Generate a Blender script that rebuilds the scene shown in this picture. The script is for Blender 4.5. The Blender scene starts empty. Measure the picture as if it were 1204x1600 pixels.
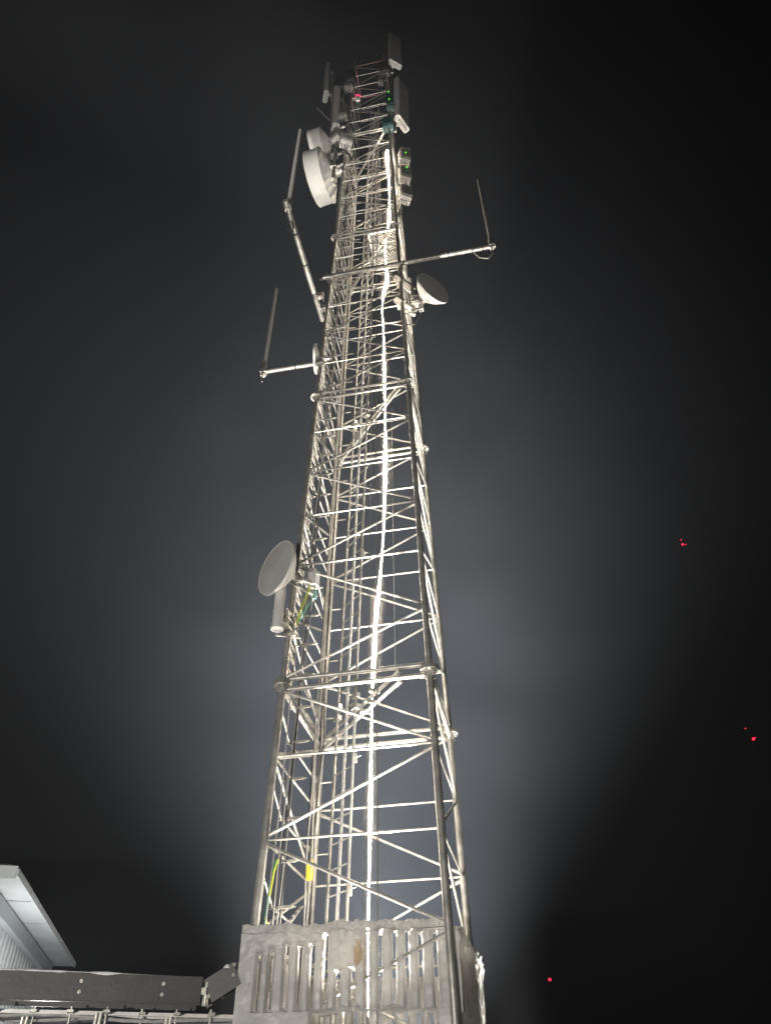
import bpy, math, random
from mathutils import Vector, Matrix, noise
random.seed(7)
V = Vector
scene = bpy.context.scene
col = scene.collection

# ---------------------------------------------------------------- camera
cd = bpy.data.cameras.new("camera"); cam = bpy.data.objects.new("camera", cd); col.objects.link(cam)
YAW, PITCH, ROLL = -0.1877961, 0.7108799, -0.0134066
fw = V((math.sin(YAW)*math.cos(PITCH), math.cos(YAW)*math.cos(PITCH), math.sin(PITCH)))
r0 = V((math.cos(YAW), -math.sin(YAW), 0)); u0 = r0.cross(fw)
rt = r0*math.cos(ROLL) + u0*math.sin(ROLL); up = u0*math.cos(ROLL) - r0*math.sin(ROLL)
M = Matrix.Identity(4)
for i in range(3):
    M[i][0], M[i][1], M[i][2] = rt[i], up[i], -fw[i]
M.translation = V((2.0628, -9.5462, 1.3077))
cam.matrix_world = M
cd.sensor_fit = 'VERTICAL'; cd.sensor_height = 36; cd.sensor_width = 36*1204/1600
cd.lens = 36*1148.63/1600
cd.clip_start = 0.05; cd.clip_end = 600
scene.camera = cam

# ---------------------------------------------------------------- world, exposure
w = bpy.data.worlds.new("World"); scene.world = w; w.use_nodes = True
bg = w.node_tree.nodes['Background']
bg.inputs[0].default_value = (0.55, 0.62, 0.8, 1); bg.inputs[1].default_value = 0.0006
scene.view_settings.view_transform = 'Standard'; scene.view_settings.look = 'None'
scene.view_settings.exposure = 0; scene.view_settings.gamma = 1
try:
    scene.cycles.use_denoising = True
    scene.cycles.denoiser = 'OPENIMAGEDENOISE'
    scene.cycles.max_bounces = 6
    scene.cycles.volume_bounces = 0
    scene.cycles.sample_clamp_indirect = 4
    scene.cycles.use_light_tree = True
except Exception:
    pass
STRIP_POWER = 104.0
FLOOD_POWER = 900.0
HAZE = 0.0028
FRONT_FILL_POWER = 3600.0
BEAM_POWER = 8000.0
HIGH_FILL_POWER = 12500.0
LEFT_POWER = 13000.0
RIGHT_POWER = 10000.0
SKY_POWER = 30000.0
SKY_AIM = (-.17, .46, .88)
SKY_ANGLE = 86

# ---------------------------------------------------------------- materials
def mat(name, base, rough=.5, metal=0., vary=.12, scale=6., bump=.0, bscale=40., emis=None, estr=0.):
    m = bpy.data.materials.new(name); m.use_nodes = True
    nt = m.node_tree; b = nt.nodes['Principled BSDF']
    b.inputs['Roughness'].default_value = rough; b.inputs['Metallic'].default_value = metal
    tc = nt.nodes.new('ShaderNodeTexCoord')
    if vary:
        n = nt.nodes.new('ShaderNodeTexNoise'); n.inputs['Scale'].default_value = scale
        n.inputs['Detail'].default_value = 6
        nt.links.new(tc.outputs['Object'], n.inputs['Vector'])
        cr = nt.nodes.new('ShaderNodeValToRGB')
        cr.color_ramp.elements[0].position = .3; cr.color_ramp.elements[1].position = .7
        cr.color_ramp.elements[0].color = tuple(c*(1-vary) for c in base)+(1,)
        cr.color_ramp.elements[1].color = tuple(min(1, c*(1+vary)) for c in base)+(1,)
        nt.links.new(n.outputs['Fac'], cr.inputs['Fac']); nt.links.new(cr.outputs['Color'], b.inputs['Base Color'])
    else:
        b.inputs['Base Color'].default_value = tuple(base)+(1,)
    if bump:
        n2 = nt.nodes.new('ShaderNodeTexNoise'); n2.inputs['Scale'].default_value = bscale; n2.inputs['Detail'].default_value = 4
        nt.links.new(tc.outputs['Object'], n2.inputs['Vector'])
        bp = nt.nodes.new('ShaderNodeBump'); bp.inputs['Strength'].default_value = bump; bp.inputs['Distance'].default_value = .02
        nt.links.new(n2.outputs['Fac'], bp.inputs['Height']); nt.links.new(bp.outputs['Normal'], b.inputs['Normal'])
    if emis:
        b.inputs['Emission Color'].default_value = tuple(emis)+(1,); b.inputs['Emission Strength'].default_value = estr
    return m

STEEL = mat('galvanised_steel', (.58, .565, .525), .42, .6, .32, 7, .15, 60)
LEGST = mat('weathered_leg_steel', (.54, .525, .49), .40, .62, .3, 7, .15, 50)
BRIGHT = mat('bright_rail', (.85, .84, .82), .32, .25, .08, 12)
WIRE = mat('steel_wire_metal', (.5, .49, .46), .4, .6, .15, 20)
WHITE = mat('white_radome', (.72, .71, .69), .5, 0, .06, 5)
GREYP = mat('grey_radome', (.52, .51, .50), .6, 0, .08, 4)
DARK = mat('dark_antenna', (.10, .10, .11), .55, 0, .15, 5)
BLACK = mat('black_cable', (.05, .05, .055), .5, 0, .2, 8)
CABLE = mat('grey_cable', (.36, .35, .34), .45, 0, .2, 10)
RRU = mat('radio_housing', (.34, .335, .32), .5, .1, .1, 8)
TEAL = mat('teal_housing', (.06, .16, .17), .5, 0, .15, 8)
YEL = mat('yellow_plastic', (.75, .55, .03), .45, 0, .08, 8)
YGRN = mat('yellow_green_cable', (.55, .62, .05), .45, 0, .1, 8)
GRN = mat('green_cable', (.10, .42, .25), .45, 0, .1, 8)
CYAN = mat('pale_cyan_plastic', (.35, .62, .62), .45, 0, .05, 8)
DPLATE = mat('weathered_plate', (.08, .08, .077), .5, .3, .18, 2, .1, 30)
SHEET = mat('painted_sheet', (.52, .56, .58), .5, .1, .06, 3)
TRIMD = mat('grey_trim', (.30, .33, .35), .5, .1, .08, 3)
PINK = mat('red_painted_steel', (.45, .2, .22), .5, .2, .1, 8)
SNOW = mat('snow', (.80, .82, .85), .7, 0, .04, 3, .5, 14)
REDL = mat('red_lamp', (.6, .02, .03), .3, 0, 0, emis=(1, .02, .09), estr=4)
REDF = mat('far_red_lamp', (.6, .02, .03), .3, 0, 0, emis=(1, .015, .05), estr=4)
GLED = mat('green_led', (.1, .6, .05), .3, 0, 0, emis=(.12, 1, .03), estr=2)
LED = mat('led_tape', (.9, .9, .85), .3, 0, 0, emis=(1, .86, .68), estr=STRIP_POWER)
LENS = mat('flood_lens', (.9, .9, .85), .3, 0, 0, emis=(1, .93, .82), estr=30)

def ice_mat():
    m = bpy.data.materials.new('rime_ice'); m.use_nodes = True
    nt = m.node_tree; out = nt.nodes['Material Output']; b = nt.nodes['Principled BSDF']
    tc = nt.nodes.new('ShaderNodeTexCoord')
    n = nt.nodes.new('ShaderNodeTexNoise'); n.inputs['Scale'].default_value = 5; n.inputs['Detail'].default_value = 7
    nt.links.new(tc.outputs['Object'], n.inputs['Vector'])
    cr = nt.nodes.new('ShaderNodeValToRGB')
    cr.color_ramp.elements[0].position = .32; cr.color_ramp.elements[0].color = (.58, .575, .565, 1)
    cr.color_ramp.elements[1].position = .62; cr.color_ramp.elements[1].color = (.70, .69, .675, 1)
    nt.links.new(n.outputs['Fac'], cr.inputs['Fac'])
    # one orange-brown stain frozen into the ice
    sx = nt.nodes.new('ShaderNodeVectorMath'); sx.operation = 'SUBTRACT'; sx.inputs[1].default_value = (.115, -1.12, 2.80)
    nt.links.new(tc.outputs['Object'], sx.inputs[0])
    sc = nt.nodes.new('ShaderNodeVectorMath'); sc.operation = 'MULTIPLY'; sc.inputs[1].default_value = (1/.05, 1/.3, 1/.13)
    nt.links.new(sx.outputs[0], sc.inputs[0])
    ln = nt.nodes.new('ShaderNodeVectorMath'); ln.operation = 'LENGTH'; nt.links.new(sc.outputs[0], ln.inputs[0])
    n3 = nt.nodes.new('ShaderNodeTexNoise'); n3.inputs['Scale'].default_value = 22
    nt.links.new(tc.outputs['Object'], n3.inputs['Vector'])
    ad = nt.nodes.new('ShaderNodeMath'); ad.operation = 'ADD'
    nt.links.new(ln.outputs['Value'], ad.inputs[0]); nt.links.new(n3.outputs['Fac'], ad.inputs[1])
    mr = nt.nodes.new('ShaderNodeMapRange'); mr.inputs[1].default_value = 1.25; mr.inputs[2].default_value = 1.6
    mr.inputs[3].default_value = 1; mr.inputs[4].default_value = 0
    nt.links.new(ad.outputs[0], mr.inputs[0])
    mx = nt.nodes.new('ShaderNodeMixRGB'); mx.inputs[2].default_value = (.36, .29, .21, 1)
    nt.links.new(mr.outputs[0], mx.inputs[0]); nt.links.new(cr.outputs[0], mx.inputs[1])
    nt.links.new(mx.outputs[0], b.inputs['Base Color']); b.inputs['Roughness'].default_value = .42; b.inputs['Coat Weight'].default_value = .15; b.inputs['Coat Roughness'].default_value = .3
    n2 = nt.nodes.new('ShaderNodeTexNoise'); n2.inputs['Scale'].default_value = 34; n2.inputs['Detail'].default_value = 5
    nt.links.new(tc.outputs['Object'], n2.inputs['Vector'])
    bp = nt.nodes.new('ShaderNodeBump'); bp.inputs['Strength'].default_value = .35; bp.inputs['Distance'].default_value = .015
    nt.links.new(n2.outputs['Fac'], bp.inputs['Height']); nt.links.new(bp.outputs[0], b.inputs['Normal'])
    tr = nt.nodes.new('ShaderNodeBsdfTranslucent'); nt.links.new(mx.outputs[0], tr.inputs[0])
    ms = nt.nodes.new('ShaderNodeMixShader'); ms.inputs[0].default_value = .38
    nt.links.new(b.outputs[0], ms.inputs[1]); nt.links.new(tr.outputs[0], ms.inputs[2])
    nt.links.new(ms.outputs[0], out.inputs[0])
    return m
ICE = ice_mat()

# ---------------------------------------------------------------- mesh helpers
def basis(d):
    d = d.normalized(); a = V((0, 0, 1)) if abs(d.z) < .9 else V((1, 0, 0))
    x = d.cross(a).normalized(); y = d.cross(x); return x, y

class MB:
    def __init__(s): s.v = []; s.f = []; s.mi = []; s.cur = 0
    def add(s, vs, fs):
        o = len(s.v); s.v += [V(p) for p in vs]
        for f in fs: s.f.append([i+o for i in f]); s.mi.append(s.cur)
        return s
    def tube(s, p, q, r, r2=None, n=10):
        p, q = V(p), V(q); r2 = r if r2 is None else r2; x, y = basis(q-p); vs = []
        for c, rr in ((p, r), (q, r2)):
            for k in range(n):
                a = 2*math.pi*k/n; vs.append(c + x*math.cos(a)*rr + y*math.sin(a)*rr)
        fs = [[k, (k+1) % n, n+(k+1) % n, n+k] for k in range(n)] + [list(range(n))[::-1], list(range(n, 2*n))]
        return s.add(vs, fs)
    def path(s, pts, r, n=8):
        pts = [V(p) for p in pts]; vs = []; m = len(pts); x = None
        for i, p in enumerate(pts):
            d = (pts[min(i+1, m-1)] - pts[max(i-1, 0)]).normalized()
            if x is None: x, y = basis(d)
            else: x = (x - d*x.dot(d)).normalized(); y = d.cross(x)
            rr = r[i] if isinstance(r, (list, tuple)) else r
            for k in range(n):
                a = 2*math.pi*k/n; vs.append(p + x*math.cos(a)*rr + y*math.sin(a)*rr)
        fs = []
        for i in range(m-1):
            for k in range(n):
                fs.append([i*n+k, i*n+(k+1) % n, (i+1)*n+(k+1) % n, (i+1)*n+k])
        fs += [list(range(n))[::-1], list(range((m-1)*n, m*n))]
        return s.add(vs, fs)
    def box(s, c, size, ax=None, bev=0.0):
        c = V(c); X, Y, Z = ax if ax else (V((1, 0, 0)), V((0, 1, 0)), V((0, 0, 1)))
        hx, hy, hz = [k/2 for k in size]
        b = min(bev, hx*.49, hy*.49)
        if b <= 0: prof = [(-hx, -hy), (hx, -hy), (hx, hy), (-hx, hy)]
        else: prof = [(-hx+b, -hy), (hx-b, -hy), (hx, -hy+b), (hx, hy-b), (hx-b, hy), (-hx+b, hy), (-hx, hy-b), (-hx, -hy+b)]
        n = len(prof); vs = [c + X*a + Y*e + Z*t for t in (-hz, hz) for a, e in prof]
        fs = [[k, (k+1) % n, n+(k+1) % n, n+k] for k in range(n)] + [list(range(n))[::-1], list(range(n, 2*n))]
        return s.add(vs, fs)
    def bar(s, p, q, wdt, h, upv=(0, 0, 1)):      # rectangular bar from p to q
        p, q = V(p), V(q); d = (q-p); L = d.length; d.normalize()
        u = V(upv); x = d.cross(u).normalized(); u = x.cross(d)
        return s.box((p+q)/2, (L, wdt, h), (d, x, u))
    def lathe(s, o, ax, prof, n=40):
        o = V(o); ax = V(ax).normalized(); x, y = basis(ax); vs = []; rings = []
        for t, r in prof:
            if r < 1e-6: rings.append([len(vs)]); vs.append(o+ax*t)
            else:
                rings.append(list(range(len(vs), len(vs)+n)))
                for k in range(n):
                    a = 2*math.pi*k/n; vs.append(o + ax*t + x*math.cos(a)*r + y*math.sin(a)*r)
        fs = []
        for A, B in zip(rings, rings[1:]):
            if len(A) == 1 and len(B) == 1: continue
            for k in range(n):
                k2 = (k+1) % n
                if len(A) == 1: fs.append([A[0], B[k2], B[k]])
                elif len(B) == 1: fs.append([A[k], A[k2], B[0]])
                else: fs.append([A[k], A[k2], B[k2], B[k]])
        return s.add(vs, fs)
    def ring(s, o, ax, R, r, th, n=28):           # flat annulus with thickness
        return s.lathe(o, ax, [(-th/2, r), (-th/2, R), (th/2, R), (th/2, r), (-th/2, r)], n)
    def build(s, name, m, parent=None, org=None, smooth=True, kind=None):
        me = bpy.data.meshes.new(name)
        base = V((0, 0, 0))
        if parent is not None:
            q = parent
            while q is not None: base = base + V(q.location); q = q.parent
        loc = V((0, 0, 0)) if org is None else V(org)
        off = base + loc
        me.from_pydata([tuple(p-off) for p in s.v], [], s.f); me.update()
        for mm in (m if isinstance(m, (list, tuple)) else [m]): me.materials.append(mm)
        if isinstance(m, (list, tuple)): me.polygons.foreach_set('material_index', s.mi)
        import bmesh
        b = bmesh.new(); b.from_mesh(me); bmesh.ops.recalc_face_normals(b, faces=b.faces)
        if smooth:
            for e in b.edges:
                if len(e.link_faces) == 2 and e.calc_face_angle(0) > .7: e.smooth = False
            for f in b.faces: f.smooth = True
        b.to_mesh(me); b.free()
        o = bpy.data.objects.new(name, me); col.objects.link(o); o.location = loc
        if parent is not None: o.parent = parent
        if kind: o['kind'] = kind
        return o

def tag(o, label, cat, group=None):
    o['label'] = label; o['category'] = cat
    if group: o['group'] = group
    return o
def thing(name, label, cat, loc, group=None):
    o = bpy.data.objects.new(name, None); o.empty_display_size = .2; col.objects.link(o); o.location = V(loc)
    return tag(o, label, cat, group)
def single(mb, name, m, label, cat, org, group=None, smooth=True):
    return tag(mb.build(name, m, None, org, smooth), label, cat, group)

# ---------------------------------------------------------------- ground
def ground():
    mb = MB(); n = 60
    xs = []
    for i in range(n+1):
        t = (i/n*2-1); xs.append(math.copysign(abs(t)**2.2*78, t))
    vs = [(x, y, .25*noise.noise(V((x*.25, y*.25, 0))) + .05*noise.noise(V((x*1.3, y*1.3, 3)))) for y in xs for x in xs]
    fs = [[j*(n+1)+i, j*(n+1)+i+1, (j+1)*(n+1)+i+1, (j+1)*(n+1)+i] for j in range(n) for i in range(n)]
    o = mb.add(vs, fs).build('ground', SNOW); o['kind'] = 'structure'
ground()

# ---------------------------------------------------------------- lattice tower
WA, WB = 2.2216, 0.039589
def Wd(h): return WA - WB*h
SG = {'NL': (-1, -1), 'NR': (1, -1), 'FL': (-1, 1), 'FR': (1, 1)}
def corner(k, h):
    s = SG[k]; return V((s[0]*Wd(h)/2, s[1]*Wd(h)/2, h))
TOP = 30.2
def leg_r(h): return .048 - .0006*h
tower = thing('lattice_tower', 'tall square galvanised steel lattice tower rising into the night sky', 'tower', (0, 0, 0))
for k in SG:
    mb = MB()
    cuts = [-.3, 6, 12, 18, 24, TOP]
    for a, b in zip(cuts, cuts[1:]):
        mb.tube(corner(k, a), corner(k, b), leg_r(a+3), n=16)
    if k == 'NR': # welded cleats at the nodes
        for h in (5, 7, 9, 11): mb.box(corner(k, h)+V((-.06, .0, 0)), (.08, .012, .12))
    leg = mb.build('leg', LEGST, tower)
    ax = (corner(k, 30)-corner(k, 0)).normalized()
    for h in (6, 12, 18, 24):
        fl = MB(); c = corner(k, h); R = leg_r(h)*2.75
        fl.ring(c+ax*.014, ax, R, leg_r(h)*.9, .024).ring(c-ax*.014, ax, R, leg_r(h)*.9, .024)
        for j in range(8):
            a = 2*math.pi*(j+.5)/8; d = V((math.cos(a), math.sin(a), 0))*R*.76
            fl.tube(c+d-ax*.055, c+d+ax*.06, R*.1, n=6)
        for j in range(4):
            a = math.pi*j/2+.785; d = V((math.cos(a), math.sin(a), 0))
            fl.box(c+d*leg_r(h)*1.5-ax*.07, (.05, .008, .09), (d, ax.cross(d), ax))
        fl.build('flange', STEEL, leg)
def inset(a, b, ra, rb):
    d = (b-a).normalized(); return a+d*ra, b-d*rb
FACES = [('NL', 'NR', 0), ('FL', 'FR', 1), ('NL', 'FL', 1), ('NR', 'FR', 0)]
# even/odd level on which each face's zigzag touches its first leg
top_diag = MB()
for A, B, odd in FACES:
    out = {('NL', 'NR'): V((0, -1, 0)), ('FL', 'FR'): V((0, 1, 0)), ('NL', 'FL'): V((-1, 0, 0)), ('NR', 'FR'): V((1, 0, 0))}[(A, B)]
    for h in range(2, 30):
        lo_first = (h % 2 == odd)
        p, q = (corner(A, h), corner(B, h+1)) if lo_first else (corner(B, h), corner(A, h+1))
        lift = .09
        p = p + V((0, 0, lift if p.z % 6 == 0 else .035)); q = q - V((0, 0, lift if q.z % 6 == 0 else .035))
        p, q = inset(p, q, leg_r(h)*.8, leg_r(h)*.8)
        r = .0195 - .00026*h
        if h < 24:
            m_ = MB().tube(p, q, r, n=8)
            d = (q-p).normalized()
            for e, sg in ((p, 1), (q, -1)):
                m_.box(e+d*sg*.05, (.11, r*2.6, .01), (d, d.cross(out).normalized(), out))
            m_.build('diagonal_brace', STEEL, tower)
        else: top_diag.tube(p, q, r, n=8)
    for h in range(3, 30):
        if h % 6 == 0: continue
        if A == 'NL' and B == 'NR' and h == 7: continue
        p, q = inset(corner(A, h), corner(B, h), leg_r(h)*.8, leg_r(h)*.8)
        MB().tube(p, q, .0165-.0002*h, n=8).build('horizontal_brace', STEEL, tower)
    for h in (6, 12, 18, 24, 30):
        for dz in ((-.075, .075) if h < 30 else (0,)):
            p, q = inset(corner(A, h), corner(B, h), leg_r(h)*1.6, leg_r(h)*1.6)
            z = V((0, 0, dz)); r = .034-.0005*h; d = (q-p).normalized()
            m_ = MB().tube(p+z, q+z, r, n=12)
            for e, sg in ((p, 1), (q, -1)):
                m_.box(e+z-d*sg*.02, (.16, .012, r*3), (d, out, V((0, 0, 1))))
            m_.build('girt', PINK if h == 30 else STEEL, tower)
top_diag.build('diagonal_brace', STEEL, tower, kind='stuff')
for h in (6, 12, 18, 24):
    for dz in (-.075, .075):
        p = corner('FL', h)+V((.08, -.1, dz-.03)); t = .8 if h == 6 else .9
        q = V((Wd(h)/2*(2*t-1), -Wd(h)/2+.035, h+dz-.03))
        m_ = MB().tube(p, q, .030-.0004*h, n=12); d = (q-p).normalized()
        m_.box(q-d*.02, (.12, .012, .09), (d, d.cross(V((0, 0, 1))).normalized(), V((0, 0, 1)))).build('plan_brace', STEEL, tower)
# bolted plates on the first plan bracing
m_ = MB()
for i in range(3):
    c = V((-.05+.09*i, -.15-.12*i, 6.0+.09*(i-1)))
    m_.box(c, (.16, .05, .05), (V((.8, .6, 0)), V((-.6, .8, 0)), V((0, 0, 1))))
m_.build('gusset_plate', STEEL, tower)
# top ring with short stub spikes
m_ = MB()
for k in SG: m_.tube(corner(k, TOP), corner(k, TOP)+V((0, 0, .35)), .02, n=8)
m_.build('top_spike', STEEL, tower)

# ---------------------------------------------------------------- climbing ladder with bright fall-arrest rail
lad = thing('climbing_ladder', 'narrow steel climbing ladder with a bright central safety rail inside the tower', 'ladder', (-.6, 0, 0))
def la(z): return V((-.615+.0218*z - .00012*z*z*.3, 0.0, z))
def lb(z): return V((-.285+.0215*z, -.30, z))
def lr(z): return (la(z)+lb(z))/2 + V((.015, -.03, 0))
Z0, Z1 = 1.6, 27.6
MB().path([la(Z0), la(10), la(18), la(Z1)], .02).build('stile', STEEL, lad)
MB().path([lb(Z0), lb(10), lb(18), lb(Z1-.8)], .02).build('stile', STEEL, lad)
rl = MB(); n_ = 60
for i in range(n_):
    a = lr(Z0+(Z1-1-Z0)*i/n_); b = lr(Z0+(Z1-1-Z0)*(i+1)/n_-.012)
    rl.tube(a, b, .021, n=14)
rl.build('fall_arrest_rail', BRIGHT, lad)
z = Z0+.2
while z < Z1-1:
    MB().tube(la(z), lb(z), .011, n=6).build('rung', STEEL, lad); z += .30
for z in (6-.08, 6+.09, 12-.08, 12.09, 18, 24):
    for s_ in (la, lb): MB().box(s_(z), (.12, .07, .07), (V((.74, -.67, 0)), V((.67, .74, 0)), V((0, 0, 1)))).build('ladder_clamp', STEEL, lad)
for z in (3.6, 5.2, 8.6, 10.6, 14.4, 16.4, 20, 22):
    MB().box(lb(z)+V((.02, .02, 0)), (.05, .03, .12)).tube(lb(z), lb(z)+V((.09, .05, .04)), .009).build('ladder_clamp', STEEL, lad)

# ---------------------------------------------------------------- glowing LED tape
pts = [(-.02, 1.95), (-.025, 2.9), (-.026, 3.3), (-.008, 4.3), (.002, 5.2), (.016, 6.1), (.05, 6.9), (.084, 7.6), (.15, 8.35), (.211, 9.25), (.24, 10.2),
       (.265, 11.26), (.268, 12.4), (.262, 13.55), (.262, 14.4), (.255, 15.2), (.235, 15.7), (.262, 16.3), (.335, 16.75), (.365, 17.2), (.335, 17.8), (.335, 18.36), (.37, 19.0),
       (.45, 19.8), (.47, 20.6), (.479, 21.36), (.46, 22.6), (.434, 23.6), (.45, 24.0)]
def cr(p, t):
    i = min(max(int(t), 0), len(p)-2); u = t-i
    a, b, c, d = p[max(i-1, 0)], p[i], p[i+1], p[min(i+2, len(p)-1)]
    return [.5*(2*b[k]+(c[k]-a[k])*u+(2*a[k]-5*b[k]+4*c[k]-d[k])*u*u+(3*b[k]-a[k]-3*c[k]+d[k])*u**3) for k in range(2)]
strip = thing('led_light_strip', 'glowing white twisted light strip hanging down inside the tower', 'light strip', (0, 0, 1.95))
mb = MB(); N = 260; vs = []; tws = []
VD = V((-.2, 1, 0)).normalized()
for i in range(N+1):
    x, z = cr(pts, (len(pts)-1)*i/N); c = V((x, 0, z))
    # flat tape, twisting: broad towards the photographer at some heights and edge-on at others
    tw = .5+.5*math.sin(z*1.55+.9)*math.cos(z*.37+.3)
    for z0, s0, g in ((7.7, .9, 1.), (11.1, .8, .45), (14.0, .75, .5), (4.7, .6, .8), (19.9, .5, .9), (23.7, .4, 1.2), (16.9, .5, .5)):
        tw += g*math.exp(-((z-z0)/s0)**2)
    for z0 in (6.05, 12.1, 15.9, 18.6): tw -= .8*math.exp(-((z-z0)/.35)**2)
    tw = min(max(tw, .05), 1.25)
    ang = math.asin(max(min(tw/1.25, 1), -1))
    a1 = V((math.sin(ang), math.cos(ang), 0)); a2 = V((a1.y, -a1.x, 0))
    hw = (.009+.021*max(0, min(tw, 1.2)-.12))*(.55+.45*min(1, z/11)); th = .006; tws.append((c, tw))
    for k in range(8):
        t = 2*math.pi*k/8; vs.append(c + a1*hw*math.cos(t) + a2*th*math.sin(t))
fs = [[i*8+k, i*8+(k+1) % 8, (i+1)*8+(k+1) % 8, (i+1)*8+k] for i in range(N) for k in range(8)]
fs += [list(range(8))[::-1], list(range(N*8, N*8+8))]
mb.add(vs, fs).build('glowing_tape', LED, strip)
# added scattering sleeves standing in for bloom around the bright tape
mm = bpy.data.materials.new('bloom_sleeve'); mm.use_nodes = True; nt = mm.node_tree
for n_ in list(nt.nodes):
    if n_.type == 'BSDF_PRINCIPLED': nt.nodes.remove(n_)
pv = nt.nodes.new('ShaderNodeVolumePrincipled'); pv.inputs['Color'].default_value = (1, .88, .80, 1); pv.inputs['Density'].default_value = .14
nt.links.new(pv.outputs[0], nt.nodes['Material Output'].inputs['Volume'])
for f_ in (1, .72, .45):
    MB().path([c for c, t in tws[::2]], [f_*(.045+.12*max(0, t-.35))*(.6+.4*min(1, c.z/11)) for c, t in tws[::2]], 16).build('bloom_sleeve', mm, strip)
x, z = cr(pts, len(pts)-1)
MB().tube((x, 0, z), (x, 0, z+.12), .03, n=12).tube((x, 0, z+.12), (x, 0, z+.9), .008).build('top_hook', STEEL, strip)

# ---------------------------------------------------------------- floodlight at the tower's foot
FL = V((.14, -.62, 2.02))
fld = thing('floodlight', 'small floodlight glaring up from behind the icy panel at the tower foot', 'floodlight', FL)
m_ = MB().box(FL+V((0, 0, -.06)), (.2, .16, .12), bev=.02)
for i in range(6): m_.box(FL+V((-.075+.03*i, 0, -.14)), (.008, .13, .05))
m_.build('housing', DARK, fld)
MB().box(FL+V((0, 0, .006)), (.17, .13, .012), bev=.01).build('lens', LENS, fld)
MB().tube(FL+V((-.12, 0, -.06)), FL+V((-.12, 0, -.3)), .01).tube(FL+V((.12, 0, -.06)), FL+V((.12, 0, -.3)), .01)\
    .tube(FL+V((-.13, 0, -.3)), FL+V((.13, 0, -.3)), .012).tube(FL+V((0, 0, -.3)), FL+V((0, 0, -2.1)), .025).build('bracket', STEEL, fld)
ld = bpy.data.lights.new('flood_beam', 'SPOT'); ld.energy = FLOOD_POWER; ld.color = (1, .92, .8)
ld.spot_size = math.radians(118); ld.spot_blend = .45; ld.shadow_soft_size = .07
lo = bpy.data.objects.new('flood_beam', ld); col.objects.link(lo); lo.parent = fld
lo.location = V((0, 0, .03)); lo.rotation_euler = (math.radians(180), 0, 0)
ld = bpy.data.lights.new('flood_core', 'SPOT'); ld.energy = BEAM_POWER; ld.color = (1, .95, .86)
ld.spot_size = math.radians(30); ld.spot_blend = 1.0; ld.shadow_soft_size = .07
lo = bpy.data.objects.new('flood_core', ld); col.objects.link(lo); lo.parent = fld
lo.location = V((0, 0, .03)); lo.rotation_euler = (math.radians(180), math.radians(1.0), 0)

def added_flood(label, p, target, power, angle):  # unseen floodlights, added to brighten the upper tower from below
    p = V(p); t_ = thing('floodlight', label, 'floodlight', (p.x, p.y, 0)); am = (V(target)-p).normalized()
    x_ = am.cross(V((0, 1, 0))).normalized(); y_ = x_.cross(am)
    MB().box(p-am*.07, (.26, .2, .12), (x_, y_, am), .02).build('housing', DARK, t_)
    MB().box(p-am*.004, (.22, .16, .012), (x_, y_, am)).build('lens', LENS, t_)
    MB().tube(p-am*.1, (p.x, p.y, -.3), .025).build('post', STEEL, t_)
    l_ = bpy.data.lights.new('top_fill_beam', 'SPOT'); l_.energy = power; l_.color = (1, .93, .83)
    l_.spot_size = math.radians(angle); l_.spot_blend = 1.0; l_.shadow_soft_size = .25
    o_ = bpy.data.objects.new('top_fill_beam', l_); col.objects.link(o_); o_.parent = t_
    o_.location = p+am*.03-V((p.x, p.y, 0)); o_.rotation_euler = am.to_track_quat('-Z', 'Y').to_euler()
added_flood('added floodlight on a short post left of the tower, unseen fill for its top', (-1.5, .1, .9), (-1.55, -.25, 25), LEFT_POWER, 23)
added_flood('added floodlight on a short post right of the tower, unseen fill for its top', (1.5, .95, .5), (1.15, -.6, 26), RIGHT_POWER, 22)

# ---------------------------------------------------------------- unseen floodlight added behind the tower foot to brighten the mist
SL = V((.1, 1.75, 1.3))
fl2 = thing('floodlight', 'added floodlight on a post hidden behind the tower foot, brightening the mist', 'floodlight', (SL.x, SL.y, 0))
sky_aim = V(SKY_AIM).normalized(); sxv = sky_aim.cross(V((0, 1, 0))).normalized(); szv = sxv.cross(sky_aim)
MB().box(SL-sky_aim*.08, (.34, .26, .14), (sxv, szv, sky_aim), .02).build('housing', DARK, fl2)
MB().box(SL-sky_aim*.004, (.30, .22, .012), (sxv, szv, sky_aim)).build('lens', LENS, fl2)
MB().tube(SL-sky_aim*.12, (SL.x, SL.y, -.3), .03).build('post', STEEL, fl2)
ld = bpy.data.lights.new('mist_fill_beam', 'SPOT'); ld.energy = SKY_POWER; ld.color = (.93, .96, 1)
ld.spot_size = math.radians(SKY_ANGLE); ld.spot_blend = 1.0; ld.shadow_soft_size = .12
lo = bpy.data.objects.new('mist_fill_beam', ld); col.objects.link(lo); lo.parent = fl2
lo.location = SL+sky_aim*.03-V((SL.x, SL.y, 0)); lo.rotation_euler = sky_aim.to_track_quat('-Z', 'Y').to_euler()

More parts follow.
